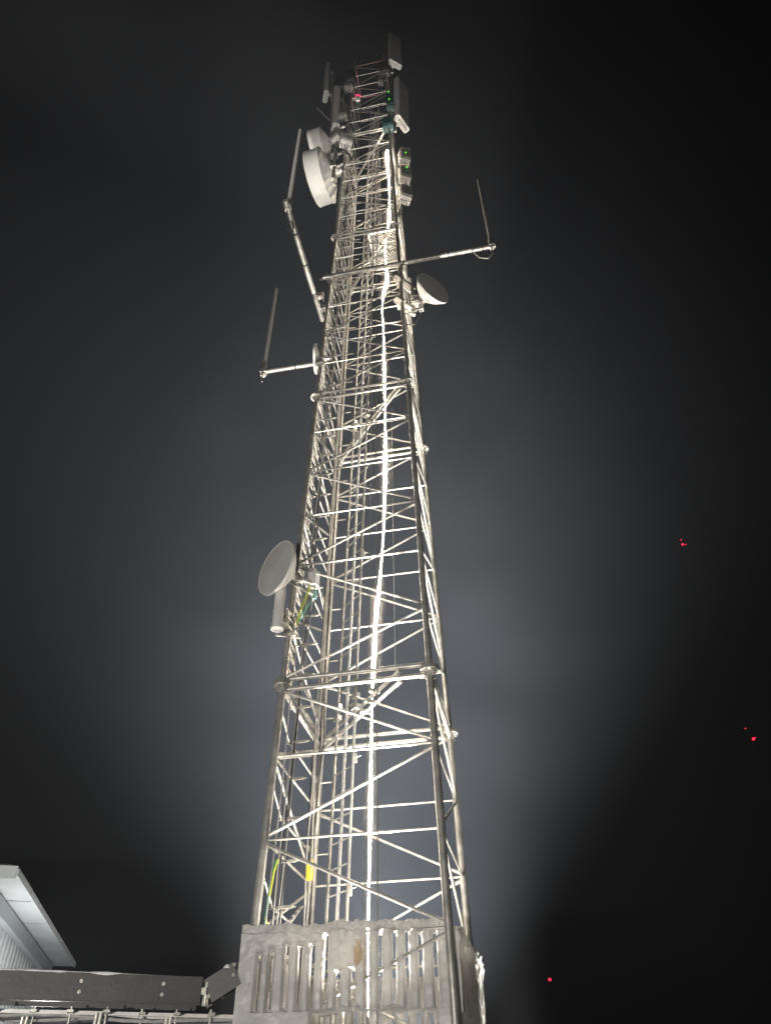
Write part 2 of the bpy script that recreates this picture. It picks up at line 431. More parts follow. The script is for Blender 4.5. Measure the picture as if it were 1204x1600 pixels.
# ---------------------------------------------------------------- work light added out of view behind the camera as front fill
WL = V((-1.2, -12.4, .75))
wk = thing('added_work_light', 'added tripod work light out of view behind the camera, filling the tower front', 'work light', (WL.x, WL.y, 0))
aim = (V((-1.1, 0, 7.2))-WL).normalized(); sxv = aim.cross(V((0, 0, 1))).normalized(); szv = sxv.cross(aim)
MB().box(WL-aim*.08, (.34, .14, .26), (sxv, aim, szv), .02).build('housing', DARK, wk)
MB().box(WL-aim*.004, (.30, .012, .22), (sxv, aim, szv)).build('lens', LENS, wk)
MB().tube(WL-V((0, 0, .15)), (WL.x, WL.y, .3), .02).build('pole', STEEL, wk)
for i in range(3):
    a_ = 2.1*i+.4; MB().tube((WL.x, WL.y, .5), (WL.x+.55*math.cos(a_), WL.y+.55*math.sin(a_), -.15), .014).build('leg', STEEL, wk)
ld = bpy.data.lights.new('front_fill_beam', 'SPOT'); ld.energy = FRONT_FILL_POWER; ld.color = (1, .95, .88)
ld.spot_size = math.radians(70); ld.spot_blend = .6; ld.shadow_soft_size = .12
lo = bpy.data.objects.new('front_fill_beam', ld); col.objects.link(lo); lo.parent = wk
lo.location = WL+aim*.03-V((WL.x, WL.y, 0)); lo.rotation_euler = aim.to_track_quat('-Z', 'Y').to_euler()

ld = bpy.data.lights.new('high_fill_beam', 'SPOT'); ld.energy = HIGH_FILL_POWER; ld.color = (1, .95, .88)  # narrow beam added to lift the tower top from the front
ld.spot_size = math.radians(17.5); ld.spot_blend = 1.0; ld.shadow_soft_size = .12
lo = bpy.data.objects.new('high_fill_beam', ld); col.objects.link(lo); lo.parent = wk
am_ = (V((-.5, -.2, 25))-WL).normalized()
lo.location = WL+aim*.03+V((0, 0, .05))-V((WL.x, WL.y, 0)); lo.rotation_euler = am_.to_track_quat('-Z', 'Y').to_euler()

# ---------------------------------------------------------------- ice-crusted panels round the foot
def ice_panel(p0, p1, z0, z1, slots, seed, label, step=.0098, thick=.04):
    """upright sheet from p0 to p1, slots = [(u, half width, zlo, zhi)], rough ice thickest at the top edge"""
    p0, p1 = V(p0), V(p1); d = p1-p0; L = d.length; d.normalize(); nrm = V((d.y, -d.x, 0))
    nu = int(L/step); nv = int((z1-z0)/(step*1.3))
    S = V((seed*7.3, seed*3.1, 0))
    keep = {}; H = {}
    for i in range(nu+1):
        for j in range(nv+1):
            u = L*i/nu; zz = z0+(z1-z0)*j/nv
            q = V((u, zz, 0))+S
            ds = [abs(u-us)-hw for us, hw, za, zb in slots if za-.02 < zz < zb+.02]; dmin_slot = max(0, min(ds)) if ds else None
            e = z1-zz; lump = .34+.9*math.exp(-(e/.2)**2)
            h = lump*(.030*noise.fractal(q*4.2, 1., 2., 4) + .014*noise.noise(q*16))
            if dmin_slot is not None: h += .046*(min(dmin_slot/.062, 1))**.65 - .024
            h += (.030*(1+.9*noise.noise(q*9)) + .022*noise.noise(q*24) + .010*noise.noise(q*47))*math.exp(-(e/.09)**2)
            h += .004*noise.noise(q*20)
            dmin = 9
            for (us, hw, za, zb) in slots:
                dz = max(za-zz, zz-zb, 0); dd = math.hypot(max(abs(u-us)-hw, 0), dz); dmin = min(dmin, dd)
            h += .016*math.exp(-((dmin-.028)/.016)**2) - .012*math.exp(-(dmin/.014)**2)
            H[i, j] = h
    topj = [z1+.055*noise.noise(V((L*i/nu*5, 0, 0))+S)+.022*noise.noise(V((L*i/nu*23, 1, 0))+S) for i in range(nu+1)]
    for i in range(nu):
        for j in range(nv):
            u = L*(i+.5)/nu; zz = z0+(z1-z0)*(j+.5)/nv; q = V((u, zz, 0))+S
            ok = True
            for (us, hw, za, zb) in slots:
                wv = hw*(1+.22*noise.noise(q*13)); sh = .005*noise.noise(q*7)
                if abs(u-us+sh) < wv and za+.025*noise.noise(q*25) < zz < zb+.03*noise.noise(q*21): ok = False
            keep[i, j] = ok
    mb = MB(); idx = {}
    def vert(i, j, side):
        k = (i, j, side)
        if k not in idx:
            u = L*i/nu; zz = z0+(topj[i]-z0)*j/nv
            hh = H[i, j]+thick/2 if side else -thick/2-H[i, j]*.4
            j1 = V((noise.noise(V((i*.9, j*.9, seed)))*.003, 0, 0))
            idx[k] = len(mb.v); mb.v.append(p0+d*(u+j1.x)+V((0, 0, zz-p0.z))+nrm*hh)
        return idx[k]
    for (i, j), ok in keep.items():
        if not ok: continue
        mb.f.append([vert(i, j, 1), vert(i+1, j, 1), vert(i+1, j+1, 1), vert(i, j+1, 1)])
        mb.f.append([vert(i, j, 0), vert(i, j+1, 0), vert(i+1, j+1, 0), vert(i+1, j, 0)])
        for di, dj, e in ((-1, 0, ((i, j), (i, j+1))), (1, 0, ((i+1, j+1), (i+1, j))), (0, -1, ((i+1, j), (i, j))), (0, 1, ((i, j+1), (i+1, j+1)))):
            if not keep.get((i+di, j+dj), False):
                a, b = e; mb.f.append([vert(*a, 1), vert(*b, 1), vert(*b, 0), vert(*a, 0)])
    mb.mi = [0]*len(mb.f)
    o = single(mb, 'ice_covered_panel', ICE, label, 'panel', None)
    return o
PF0, PF1 = V((-1.13, -1.17, 0)), V((1.05, -1.00, 0))
sx = [-.92, -.79, -.63, -.49, -.36, -.22, -.09, .06, .21, .34, .48, .61, .75, .9]
lo_ = [2.34, 2.34, 2.34, 2.35, 2.35, 2.35, 2.33, 2.36, 2.32, 2.35, 2.36, 2.34, 2.34, 2.34]
hi_ = [2.81, 2.84, 2.87, 2.89, 2.90, 2.99, 2.62, 2.66, 2.99, 2.98, 2.97, 2.99, 2.97, 2.97]
front_slots = [(x+1.13, .0150, a, b) for x, a, b in zip(sx, lo_, hi_)]
front_slots += [(x+1.13+.07, .060, 1.7, 2.29+.012*random.random()) for x in sx[4:-1]]
ice_panel(PF0, PF1, 1.3, 3.09, front_slots, 1, 'ice crusted slotted panel across the front of the tower foot')
def even(L, n): return [(L*(i+.7)/n, .013, 2.3, 2.9+.05*math.sin(i*2.1)) for i in range(n)]
ice_panel((1.10, -1.0, 0), (1.14, 1.1, 0), 1.3, 3.02, even(2.08, 13), 2, 'ice crusted slotted panel on the right side of the tower foot', .016)
ice_panel((1.1, 1.16, 0), (-1.1, 1.16, 0), 1.3, 2.9, even(2.2, 14), 3, 'ice crusted slotted panel across the back of the tower foot', .02)
ice_panel((-1.10, 1.1, 0), (-1.10, -1.02, 0), 1.3, 2.98, even(2.15, 13), 4, 'ice crusted slotted panel on the left side of the tower foot', .02)

# ---------------------------------------------------------------- cable ladder beside the near left leg
tray = thing('cable_ladder', 'perforated cable ladder running up beside the near left leg', 'cable ladder', corner('NL', 6.3))
def trp(h, o): return V((-Wd(h)/2+.0, -Wd(h)/2+o, h))
for o_ in (.10, .34):
    MB().path([trp(6.2, o_), trp(12, o_), trp(18, o_), trp(24.5, o_)], .0135, 6).build('rail', STEEL, tray)
m_ = MB(); h = 6.3
while h < 24.4:
    m_.bar(trp(h, .10), trp(h, .34), .05, .014, (1, 0, 0)); h += .2
m_.build('rung', STEEL, tray, kind='stuff')
# cable hangers on the left face
for h in [2.9+.5*i for i in range(42)]:
    y = -Wd(h)/2+.5; hang = MB()
    c = V((-Wd(h)/2, y, h)); hang.bar(c+V((-.03, 0, 0)), c+V((.24, 0, 0)), .03, .03)
    hang.tube(c+V((.24, 0, 0)), c+V((.28, 0, 0)), .008)
    if int(h*2) % 2 == 0:
        c2 = V((-Wd(h)/2, Wd(h)/2-.42, h)); hang.bar(c2, c2+V((0, .40, 0)), .05, .035); hang.tube(c2+V((.0, .4, 0)), c2+V((.2, .4, 0)), .012)
        hang.tube(c+V((0, .02, 0)), c2+V((0, 0, -.02)), .015); hang.tube(c, V((-Wd(h)/2, -Wd(h)/2, h+.3)), .014)
    hang.build('cable_hanger', STEEL, tower)
c = corner('NL', 5.02); hang = MB().bar(c+V((.04, .06, 0)), c+V((.46, .06, 0)), .04, .05)
hang.build('cable_hanger', STEEL, tower)

# ---------------------------------------------------------------- cables
g_f = 'feeder cables along the far left leg'
for i in range(8):
    P = []
    h = 2.2
    while h < 22:
        base = V((-Wd(h)/2+.02+.03*(i % 2), Wd(h)/2-.11-.05*i, h))
        k = .035*math.sin(h*1.9+i*1.3)*math.exp(-((h-4.6)/1.3)**2) + .006*math.sin(h*2.3+i)
        if 5.0 < h < 7.2: k -= .05*(i-4)*.35*math.sin((h-5.0)/2.2*math.pi)
        P.append(base+V((.3*k, k, 0))); h += .3
    single(MB().path(P, .0085+.002*(i % 3), 7), 'feeder_cable', CABLE if i % 3 else BLACK, 'feeder cable in the bundle strapped along the far left leg', 'cable', P[0], g_f)
g_d = 'dark cables on the left face hangers'
for i in range(5):
    P = []; h = 2.4
    while h < 24:
        y = -Wd(h)/2+.44+.045*i
        P.append(V((-Wd(h)/2+.06+.02*math.sin(h*1.3+i), y+.02*math.sin(h*.9+i*2), h))); h += .35
    single(MB().path(P, .010, 7), 'data_cable', BLACK if i % 2 else CABLE, 'thin cable clipped to the hangers on the left face of the tower', 'cable', P[0], g_d)
P = []; h = 2.3
while h < 6.2:
    P.append(V((-Wd(h)/2+.07, -Wd(h)/2+.16+.03*math.sin(h*1.7), h))); h += .25
single(MB().path(P, .009, 7), 'hanging_cable', CABLE, 'pale cable hanging loose just inside the near left leg', 'cable', P[0])
ye = thing('earth_wire', 'green and yellow earthing wires hanging by the near left leg above the ice', 'wire', (-1.0, -.93, 2.6))
P = [V((-1.0, -.9, 2.9)), V((-.99, -.9, 3.15)), V((-.985, -.89, 3.45)), V((-.965, -.87, 3.7)), V((-.93, -.85, 3.84))]
MB().path(P, .009).build('green_wire', GRN, ye)
MB().path([p+V((.02, 0, .0)) for p in P[2:]], .010).build('yellow_wire', YGRN, ye)
MB().path([P[0]+V((.02, 0, .12)), P[1]+V((.03, 0, -.02)), P[1]+V((.0, 0, .08))], .012).build('yellow_wire', YGRN, ye)
g_y = 'yellow sleeves on the feeder cables'
for dy, z, L in ((0.0, 4.13, .26), (-.11, 4.05, .16), (-.17, 4.06, .17)):
    single(MB().tube((-.97, .72+dy, z-L/2), (-.975, .72+dy, z+L/2), .024, n=10).tube((-.975, .72+dy, z+L/2), (-.975, .72+dy, z+L/2+.03), .024, .008, n=10),
           'cable_sleeve', YEL, 'yellow plastic sleeve wrapped on the feeder cables low on the far left leg', 'sleeve', (-.97, .72+dy, z), g_y)
for x0, x1, r, lb_ in ((.30, .30, .0085, 'thin steel wire hanging straight down the front face, right of the light strip'), (.155, .21, .006, 'thinner steel wire hanging close beside the glowing light strip')):
    P = [V((x0, -1.07, 1.4)), V((x0, -1.03, 3.2)), V((x0+(x1-x0)*.4, -.99, 6)), V((x1-.03, -.9, 10)), V((x1-.03, -.82, 16.0)), V((x1+.02, -.6, 23))]
    single(MB().path(P, r, 6), 'steel_wire', WIRE, lb_, 'wire', P[0])
m_ = MB().tube((.24, -.1, 23.3), (.25, -.1, 18), .006).tube((.19, -.1, 22.9), (.2, -.1, 18), .006)
for P in ([(-.13, -.02, 24.2), (-.12, -.03, 21.0), (-.14, -.03, 17)],): m_.path(P, .008)
single(m_, 'control_wire', WIRE, 'pair of fine wires ending in frayed tips near the top of the ladder', 'wire', (.24, -.1, 18))
# thin blue-white rope behind the strip
single(MB().path([(.40, -.2, 6.4), (.41, -.2, 8.4), (.43, -.15, 12.2)], .006), 'rope', CABLE, 'faint pale blue rope hanging behind the front girts right of the strip', 'rope', (.40, -.2, 6.4))

# ---------------------------------------------------------------- grating rest platform
pl = thing('rest_platform', 'expanded metal grating platform in the right corner below the dishes', 'platform', (.5, -.3, 17.9))
x0, x1, y0, y1 = .06, .80, -.74, .24
fr = MB()
for a, b in (((x0, y0), (x1, y0)), ((x1, y0), (x1, y1)), ((x1, y1), (x0, y1)), ((x0, y1), (x0, y0))):
    fr.bar((*a, 17.9), (*b, 17.9), .04, .05)
fr.build('frame', STEEL, pl)
gr = MB(); t = -1.
st = .085
for s_ in (1, -1):
    c = -2.0
    while c < 2.0:     # lines y = s*x + c clipped to the rectangle
        pts_ = []
        for x in (x0, x1):
            y = s_*x+c
            if y0 <= y <= y1: pts_.append((x, y))
        for y in (y0, y1):
            x = (y-c)*s_
            if x0 < x < x1: pts_.append((x, y))
        if len(pts_) >= 2: gr.bar((*pts_[0], 17.9+.004*s_), (*pts_[1], 17.9+.004*s_), .0065, .012)
        c += st
gr.build('mesh_grating', STEEL, pl)

# ---------------------------------------------------------------- whip antennas on side arms
def clampset(mb, c, r=.06):
    c = V(c); mb.box(c, (.16, .1, .05)); mb.box(c+V((0, 0, .1)), (.16, .1, .03)); mb.tube(c+V((.06, .09, -.06)), c+V((.06, -.09, -.06)), .012); mb.tube(c+V((-.06, .09, .13)), c+V((-.06, -.09, .13)), .012)
def arm(label, a, b, r, clamps, rings):
    t_ = thing('support_arm', label, 'arm', a)
    m = MB().tube(a, b, r, n=14); a, b = V(a), V(b); d = (b-a).normalized()
    m.build('pipe', STEEL, t_)
    m = MB()
    for f_ in rings: m.tube(a+(b-a)*f_-d*.012, a+(b-a)*f_+d*.012, r*1.15, n=14)
    m.build('strap_band', BLACK, t_)
    m = MB()
    for c in clamps: clampset(m, c)
    m.build('clamp', STEEL, t_)
def whip(label, p, L, r, loop):
    p = V(p); t_ = thing('whip_antenna', label, 'antenna', p)
    MB().path([p+V((0, 0, .12)), p+V((0, 0, L*.5)), p+V((0, 0, L))], [r, r*.95, r*.8], 10).build('rod', WHITE, t_)
    MB().tube(p+V((0, 0, -.12)), p+V((0, 0, .3)), r*1.35, n=12).box(p+V((0, 0, .0)), (.12, .12, .09)).build('base_mount', STEEL, t_)
    if loop:
        MB().path([p+V(q) for q in loop], .014, 7).build('cable_loop', BLACK if L > 3.2 else CABLE, t_)
NLq = corner('NL', 16.08)
arm('long horizontal pipe arm crossing the tower front and reaching out to the right', (-1.02, -.88, 16.09), (2.92, -.88, 16.09), .052,
    [(-.79, -.83, 16.06), (.79, -.83, 16.06)], (.49, .74, .93))
whip('slim white whip antenna standing on the end of the right hand arm', (2.84, -.88, 16.14), 3.1, .038,
     [(0, -.02, -.1), (-.02, -.03, -.4), (-.12, -.03, -.55), (-.3, -.03, -.45), (-.42, -.03, -.15), (-.45, 0, -.02)])
arm('pipe arm pointing toward the photographer from the left corner of the tower', (-1.02, -.45, 15.1), (-1.02, -3.22, 15.1), .055,
    [(-.93, -.72, 15.1), (-.93, -1.0, 15.15)], (.25, .5, .75))
m_ = MB()
whip('tall white whip antenna on the arm left of the drum dishes', (-1.02, -3.05, 15.15), 3.6, .040,
     [(0, 0, -.1), (-.05, .1, -.3), (-.06, .2, -.42), (.02, .32, -.4), (.04, .3, -.2), (0, .2, -.05)])
arm('short pipe arm reaching left from the tower at mid height', (-.78, -.90, 12.98), (-2.04, -.90, 13.0), .045, [(-.86, -.86, 12.95)], (.45,))
whip('short white whip antenna on the left arm at mid height', (-2.01, -.90, 13.0), 2.95, .039, [(0, -.02, -.1), (-.01, -.03, -.25), (0.01, -.02, -.34)])

# ---------------------------------------------------------------- dishes
def dish(label, c, ax, R, depth, cone, back, face_mat=GREYP, shroud_mat=WHITE, group=None):
    """c = centre of the front face, ax = pointing direction"""
    c = V(c); ax = V(ax).normalized(); t_ = thing('microwave_dish', label, 'dish', c, group)
    MB().lathe(c, ax, [(0.012, 0), (.010, R*.6), (.0, R*.97)], 48).build('radome', face_mat, t_)
    prof = [(0, R*.97), (.004, R*1.015), (-.04, R*1.015), (-.045, R)]
    if cone: prof += [(-depth*.55, R*.72), (-depth, R*.26), (-depth, 0)]
    else: prof += [(-depth, R), (-depth-.004, R*1.025), (-depth-.035, R*1.025), (-depth-.04, R*.97), (-depth-back*.35, R*.80), (-depth-back*.75, R*.45), (-depth-back, R*.16), (-depth-back, 0)]
    MB().lathe(c, ax, prof, 48).build('shroud', shroud_mat, t_)
    b = c-ax*(depth+(0 if cone else back))
    MB().lathe(b, -ax, [(-.02, R*.2), (.12, R*.2), (.13, R*.14), (.2, R*.14), (.2, 0)], 16).build('feed_hub', STEEL, t_)
    return t_, b
dish('round white dish on the left side showing its grey face, with pipe below', (-1.11, -1.42, 7.66), (-.60, -.80, 0), .42, .27, True, 0)
dish('white conical dish on the right side of the tower under the long arm', (1.50, -.92, 14.85), (.73, -.68, 0), .40, .33, True, 0, WHITE)
dish('small white dish seen edge on behind the left arm at mid height', (-.98, -.86, 13.2), (-.97, -.17, 0), .30, .10, True, 0, WHITE)
dish('larger lower drum dish of the two high on the left', (-1.70, -.28, 22.45), (-.99, .10, 0), .76, .40, False, .30, WHITE)
dish('smaller upper drum dish of the two high on the left', (-1.84, -.22, 24.75), (-.99, .10, 0), .50, .36, False, .24, WHITE)

# mounts of the dishes: own hardware on the tower
mt = thing('dish_mount', 'thick pale pipe and clamps carrying the left dish', 'mount', (-1.04, -1.3, 6.7))
MB().tube((-1.04, -1.3, 6.70), (-1.04, -1.3, 7.9), .075, n=20).ring((-1.04, -1.3, 6.70), (0, 0, 1), .088, .06, .04).build('pipe', WHITE, mt)
m_ = MB()
for z in (6.85, 6.98): m_.box((-1.03, -1.2, z), (.22, .10, .05)); m_.bar((-1.03, -1.2, z), (-.95, -.98, z), .06, .05)
for z in (6.80, 6.92, 7.02): m_.tube((-1.13, -1.28, z), (-1.13, -1.02, z), .012); m_.tube((-.93, -1.28, z), (-.9, -.9, z), .012)
m_.box((-.96, -1.0, 6.9), (.16, .06, .26)); m_.tube((-1.15, -1.05, 6.75), (-.8, -.95, 6.72), .014)
m_.build('clamp', STEEL, mt)
MB().bar((-1.0, -1.22, 7.66), (-.62, -.85, 7.66), .06, .05).bar((-1.0, -1.2, 7.56), (-.65, -.8, 7.5), .04, .03).build('strut', STEEL, mt)
od = thing('radio_unit', 'white outdoor radio box beside the left dish with yellow and green wires', 'radio', (-.69, -.90, 7.6))
MB().box((-.69, -.90, 7.74), (.16, .13, .25), (V((.9, -.43, 0)), V((.43, .9, 0)), V((0, 0, 1))), .02).build('housing', WHITE, od)
MB().box((-.77, -.90, 7.74), (.02, .1, .22), bev=.004).box((-.69, -.9, 7.6), (.1, .08, .03)).build('bracket', STEEL, od)
MB().path([(-.74, -.93, 7.60), (-.79, -.95, 7.4), (-.86, -.97, 7.1), (-.89, -.98, 6.9)], .0075).path([(-.72, -.93, 7.6), (-.80, -.96, 7.25), (-.88, -.98, 6.92)], .0075).build('yellow_wire', YGRN, od)
MB().path([(-.66, -.93, 7.60), (-.67, -.93, 7.42), (-.76, -.95, 7.2), (-.87, -.97, 6.95)], .0075).build('green_wire', GRN, od)
MB().tube((-.645, -.92, 7.52), (-.645, -.92, 7.38), .022, n=10).build('connector', CYAN, od)
MB().path([(-.645, -.92, 7.38), (-.66, -.93, 7.2), (-.74, -.97, 6.95), (-.86, -1.0, 6.85), (-.94, -1.02, 6.84)], .010).build('black_wire', BLACK, od)

mt = thing('dish_mount', 'clamped bracket arms holding the conical dish to the right leg', 'mount', (.8, -.78, 14.9))
m_ = MB()
for z in (14.66, 15.5):
    m_.bar((.70, -.98, z), (1.05, -.55, z+.0), .10, .08); m_.bar((.66, -.92, z-.02), (.98, -.5, z-.02), .03, .05)
    m_.box((.80, -.78, z), (.2, .2, .05))
m_.tube((1.02, -.62, 14.45), (1.02, -.62, 15.75), .045, n=14)
m_.build('bracket', STEEL, mt)
m_ = MB()
for z in (14.75, 14.95): m_.box((1.1, -.66, z), (.18, .14, .05)); m_.tube((1.0, -.75, z), (1.22, -.75, z), .012)
m_.tube((.82, -.76, 14.3), (1.18, -.76, 14.42), .016).box((1.2, -.73, 14.5), (.09, .08, .2)).build('clamp', STEEL, mt)
mt = thing('dish_mount', 'pole and brackets behind the two drum dishes high on the left leg', 'mount', (-.85, -.6, 22))
m_ = MB().tube((-1.0, -.55, 21.6), (-1.0, -.55, 26.0), .05, n=14)
for z in (22.3, 23.1, 24.9, 25.6): m_.bar((-1.0, -.55, z), (-.66, -.62, z), .06, .06); m_.box((-1.02, -.55, z), (.2, .18, .06))
m_.build('pole', STEEL, mt)
MB().bar((-1.0, -.55, 24.2), (-1.35, -.35, 24.6), .05, .05).bar((-1.6, -.9, 26.0), (-1.25, -.6, 25.6), .03, .03).build('strut', STEEL, mt)

for P, lb_ in (([(-1.0, -.35, 22.3), (-1.02, -.45, 21.7), (-.9, -.6, 21.2), (-.66, -.45, 21.0), (-.66, -.3, 19)], 'black cable drooping from the lower drum dish to the tower leg'),
        ([(-1.2, -.3, 24.7), (-1.12, -.4, 24.0), (-.95, -.5, 23.6), (-.66, -.4, 23.2), (-.66, -.25, 20)], 'black cable drooping from the upper drum dish to the tower leg'),
        ([(1.22, -.72, 14.8), (1.2, -.72, 14.3), (1.05, -.7, 14.0), (.84, -.6, 14.2), (.82, -.5, 12)], 'black cable looping from the conical dish into the right face')):
    single(MB().path(P, .014, 7), 'jumper_cable', BLACK, lb_, 'cable', P[0])

# ---------------------------------------------------------------- panel antennas and radios near the top
def panel(label, c, face, size, group, tilt=0.0, cap=WHITE):
    """c = bottom centre, face = pointing direction (horizontal)"""
    c = V(c); f_ = V(face).normalized(); s_ = f_.cross(V((0, 0, 1))).normalized()
    zz = (V((0, 0, 1))+f_*tilt).normalized(); fx = s_.cross(zz)*-1
    wd, dp, L = size; t_ = thing('panel_antenna', label, 'antenna', c, group)
    MB().box(c+zz*(L/2+.05), (wd, dp, L), (s_, fx, zz), .035).build('radome', GREYP if cap is WHITE else DARK, t_)
    m = MB().box(c+zz*.02, (wd*1.02, dp*1.04, .06), (s_, fx, zz), .04)
    for i in range(6):
        m.tube(c+s_*wd*(-.38+.152*i)-zz*.01, c+s_*wd*(-.38+.152*i)-zz*.08, .022, n=8)
    m.build('end_cap', WHITE, t_)
    m = MB()
    for h in (.25, L-.3): m.box(c+zz*h-f_*(dp/2+.06), (.1, .12, .1), (s_, fx, zz))
    m.tube(c-f_*(dp/2+.13)-zz*.2, c-f_*(dp/2+.13)+zz*(L+.1), .035, n=10).build('mount_pole', STEEL, t_)
g_p = 'panel antennas near the tower top'
panel('slim panel antenna at the upper left of the tower top', (-1.62, -.2, 28.8), (-.9, -.44, 0), (.42, .16, 2.6), g_p, .02)
panel('faint dark panel antenna at the very top right', (.86, -.35, 29.9), (.62, -.78, 0), (.50, .18, 2.6), g_p, .02)
panel('wide panel antenna on the left just above the drum dishes', (-1.08, -.5, 24.9), (-.9, -.44, 0), (.52, .22, 2.9), g_p, .02)
panel('wide panel antenna on the right below the topmost one', (1.0, -.55, 24.3), (.9, -.44, 0), (.56, .2, 2.9), g_p, .02)
g_r = 'radio boxes near the tower top'
def radio(label, c, size, m=RRU, leds=(), yaw=0., fins=True):
    c = V(c); X = V((math.cos(yaw), math.sin(yaw), 0)); Y = V((-X.y, X.x, 0)); Z = V((0, 0, 1)); ax = (X, Y, Z)
    t_ = thing('radio_unit', label, 'radio', c, g_r); w_, d_, h_ = size
    MB().box(c, size, ax, .02).build('housing', m, t_)
    if fins:
        f_ = MB()
        for i in range(7): f_.box(c+X*w_*(-.42+.14*i)-Y*(d_/2+.03), (.012, .06, h_*.92), ax)
        f_.build('cooling_fin', m, t_, kind=None)
    b_ = MB()
    for i in range(4): b_.tube(c+X*w_*(-.33+.22*i)-Z*(h_/2-.005), c+X*w_*(-.33+.22*i)-Z*(h_/2+.07), .02, n=8)
    b_.build('connector', STEEL, t_)
    pc = [[c+X*w_*(-.33+.22*i)-Z*(h_/2+.07), c+X*w_*(-.3+.2*i)-Z*(h_/2+.3), c*1+V((-c.x*.25, -c.y*.2, -h_/2-.6-.1*i))] for i in range(3)]
    k_ = MB()
    for P in pc: k_.path(P, .012, 6)
    k_.build('jumper_cable', BLACK, t_)
    for q in leds:
        MB().lathe(c+X*q[0]-Y*(d_/2+.07)+Z*q[1], -Y, [(0, .022), (.015, .018), (.022, 0)], 10).build('status_lamp', GLED, t_)
radio('dark radio box behind the upper left panel antenna', (-1.08, -.2, 29.6), (.36, .2, 1.1), DARK)
radio('cluster radio box on the upper left corner of the tower', (-.62, -.55, 28.9), (.26, .2, .7), DARK)
radio('small pale radio box under the cluster at the upper left corner', (-.66, -.62, 27.9), (.3, .22, .34), RRU)
radio('pale radio box on the left leg beside the wide left panel', (-.78, -.68, 25.7), (.26, .2, .8), RRU)
radio('bright radio box tucked below the wide left panel antenna', (-.62, -.78, 23.3), (.34, .26, .42), WHITE, yaw=.5)
radio('dark radio box at the upper right corner near the top', (.52, -.6, 28.9), (.36, .24, .8), DARK)
radio('pale clamp box under the dark one at the upper right corner', (.40, -.62, 27.7), (.16, .14, .3), RRU)
radio('teal radio box with two green lamps on the right leg', (.70, -.72, 25.6), (.22, .2, 1.0), TEAL, leds=((-.02, .42), (.0, -.18)))
radio('teal radio box at the level of the fourth flange, right leg', (.62, -.72, 24.0), (.30, .22, .6), TEAL)
g2 = []
radio('upper radio box of the stack outside the right leg', (.98, -.3, 22.6), (.30, .24, .62), RRU, leds=((-.02, -.1),), yaw=.5)
radio('middle radio box of the stack outside the right leg', (.96, -.3, 21.5), (.30, .24, .62), RRU, leds=((.0, .1),), yaw=.5)
radio('lowest radio box of the stack outside the right leg', (.94, -.3, 20.4), (.30, .24, .62), RRU, yaw=.5)
radio('white box among the connectors below the left panels', (-.92, -.72, 23.9), (.3, .24, .5), RRU, yaw=-.5)
# red obstruction lamp
ob = thing('obstruction_light', 'glowing red obstruction lamp near the tower top, left of centre', 'lamp', (-.36, -.6, 26.95))
MB().lathe((-.36, -.6, 26.87), (0, 0, 1), [(0, .075), (.09, .085), (.16, .05), (.19, 0)], 18).build('red_globe', REDL, ob)
MB().tube((-.36, -.6, 26.87), (-.36, -.6, 26.8), .09, n=14).bar((-.36, -.6, 26.8), (-.55, -.6, 26.8), .04, .04).build('bracket', STEEL, ob)

# ---------------------------------------------------------------- cable bridge on the left
br = thing('cable_bridge', 'snow dusted cable bridge with grey side plates running from the tower to the shelter', 'cable bridge', (-2.3, -1.6, 2.4))
e0 = V((-1.45, -1.32, 2.5)); dirb = V((-1.70, -.90, 0)).normalized(); far = e0+dirb*4.2
sd = V((dirb.y, -dirb.x, 0)); sd = sd if sd.y > 0 else -sd
m_ = MB().bar(e0, far, .008, .235)
m_.bar(e0+V((0, 0, -.118))-sd*.02, far+V((0, 0, -.118))-sd*.02, .05, .010); m_.bar(e0+V((0, 0, .118))+sd*.012, far+V((0, 0, .118))+sd*.012, .03, .008)
m_.build('side_plate', DPLATE, br)
MB().bar(e0+sd*.42, far+sd*.42, .008, .235).build('side_plate', DPLATE, br)
s0 = e0+V((.05, .04, 0)); s1 = V((-1.13, -1.22, 2.66))
MB().bar(s0+V((0, 0, 0)), s1, .008, .22).build('sloping_plate', DPLATE, br)
MB().bar(s0+sd*.42, s1+sd*.4+V((.05, 0, .02)), .008, .22).build('sloping_plate', DPLATE, br)
bolts = [e0+dirb*(.38+.78*i)-sd*.006+V((0, 0, dz)) for i in range(5) for dz in (.05, -.04)]
bolts += [s1-V((.03, .02, 0))-sd*.006+V((0, 0, dz)) for dz in (.07, -.02)] + [s0+V((.02, .0, -.04))-sd*.006]
for c in bolts: MB().tube(c, c-sd*.008, .017, n=12).tube(c-sd*.008, c-sd*.020, .009, n=6).build('bolt', STEEL, br)

m_ = MB()
for o_, z_ in ((.06, -.20), (.24, -.205), (.38, -.2)):
    m_.bar(e0-dirb*.42+sd*o_+V((0, 0, z_)), far+sd*o_+V((0, 0, z_)), .035, .03)
m_.build('carrier_rail', BRIGHT, br)
m_ = MB()
for i in range(11):
    c = e0+dirb*(-.12+.33*i)+sd*(.02+.05*(i % 3))+V((0, 0, -.2)); wide = i % 2
    m_.tube(c+V((0, 0, .05)), c+V((0, 0, -.10)), .012 if not wide else .009, n=8)
    if wide: m_.tube(c+dirb*.05+V((0, 0, .0)), c+dirb*.05+V((0, 0, -.12)), .018, n=8); m_.tube(c+dirb*.09, c+dirb*.09+V((0, 0, -.12)), .016, n=8)
    m_.box(c, (.06, .3, .02), (dirb, sd, V((0, 0, 1))))
    m_.tube(c+V((0, 0, -.1)), c+V((.005, 0, -.14)), .006)
m_.build('hanger', STEEL, br)
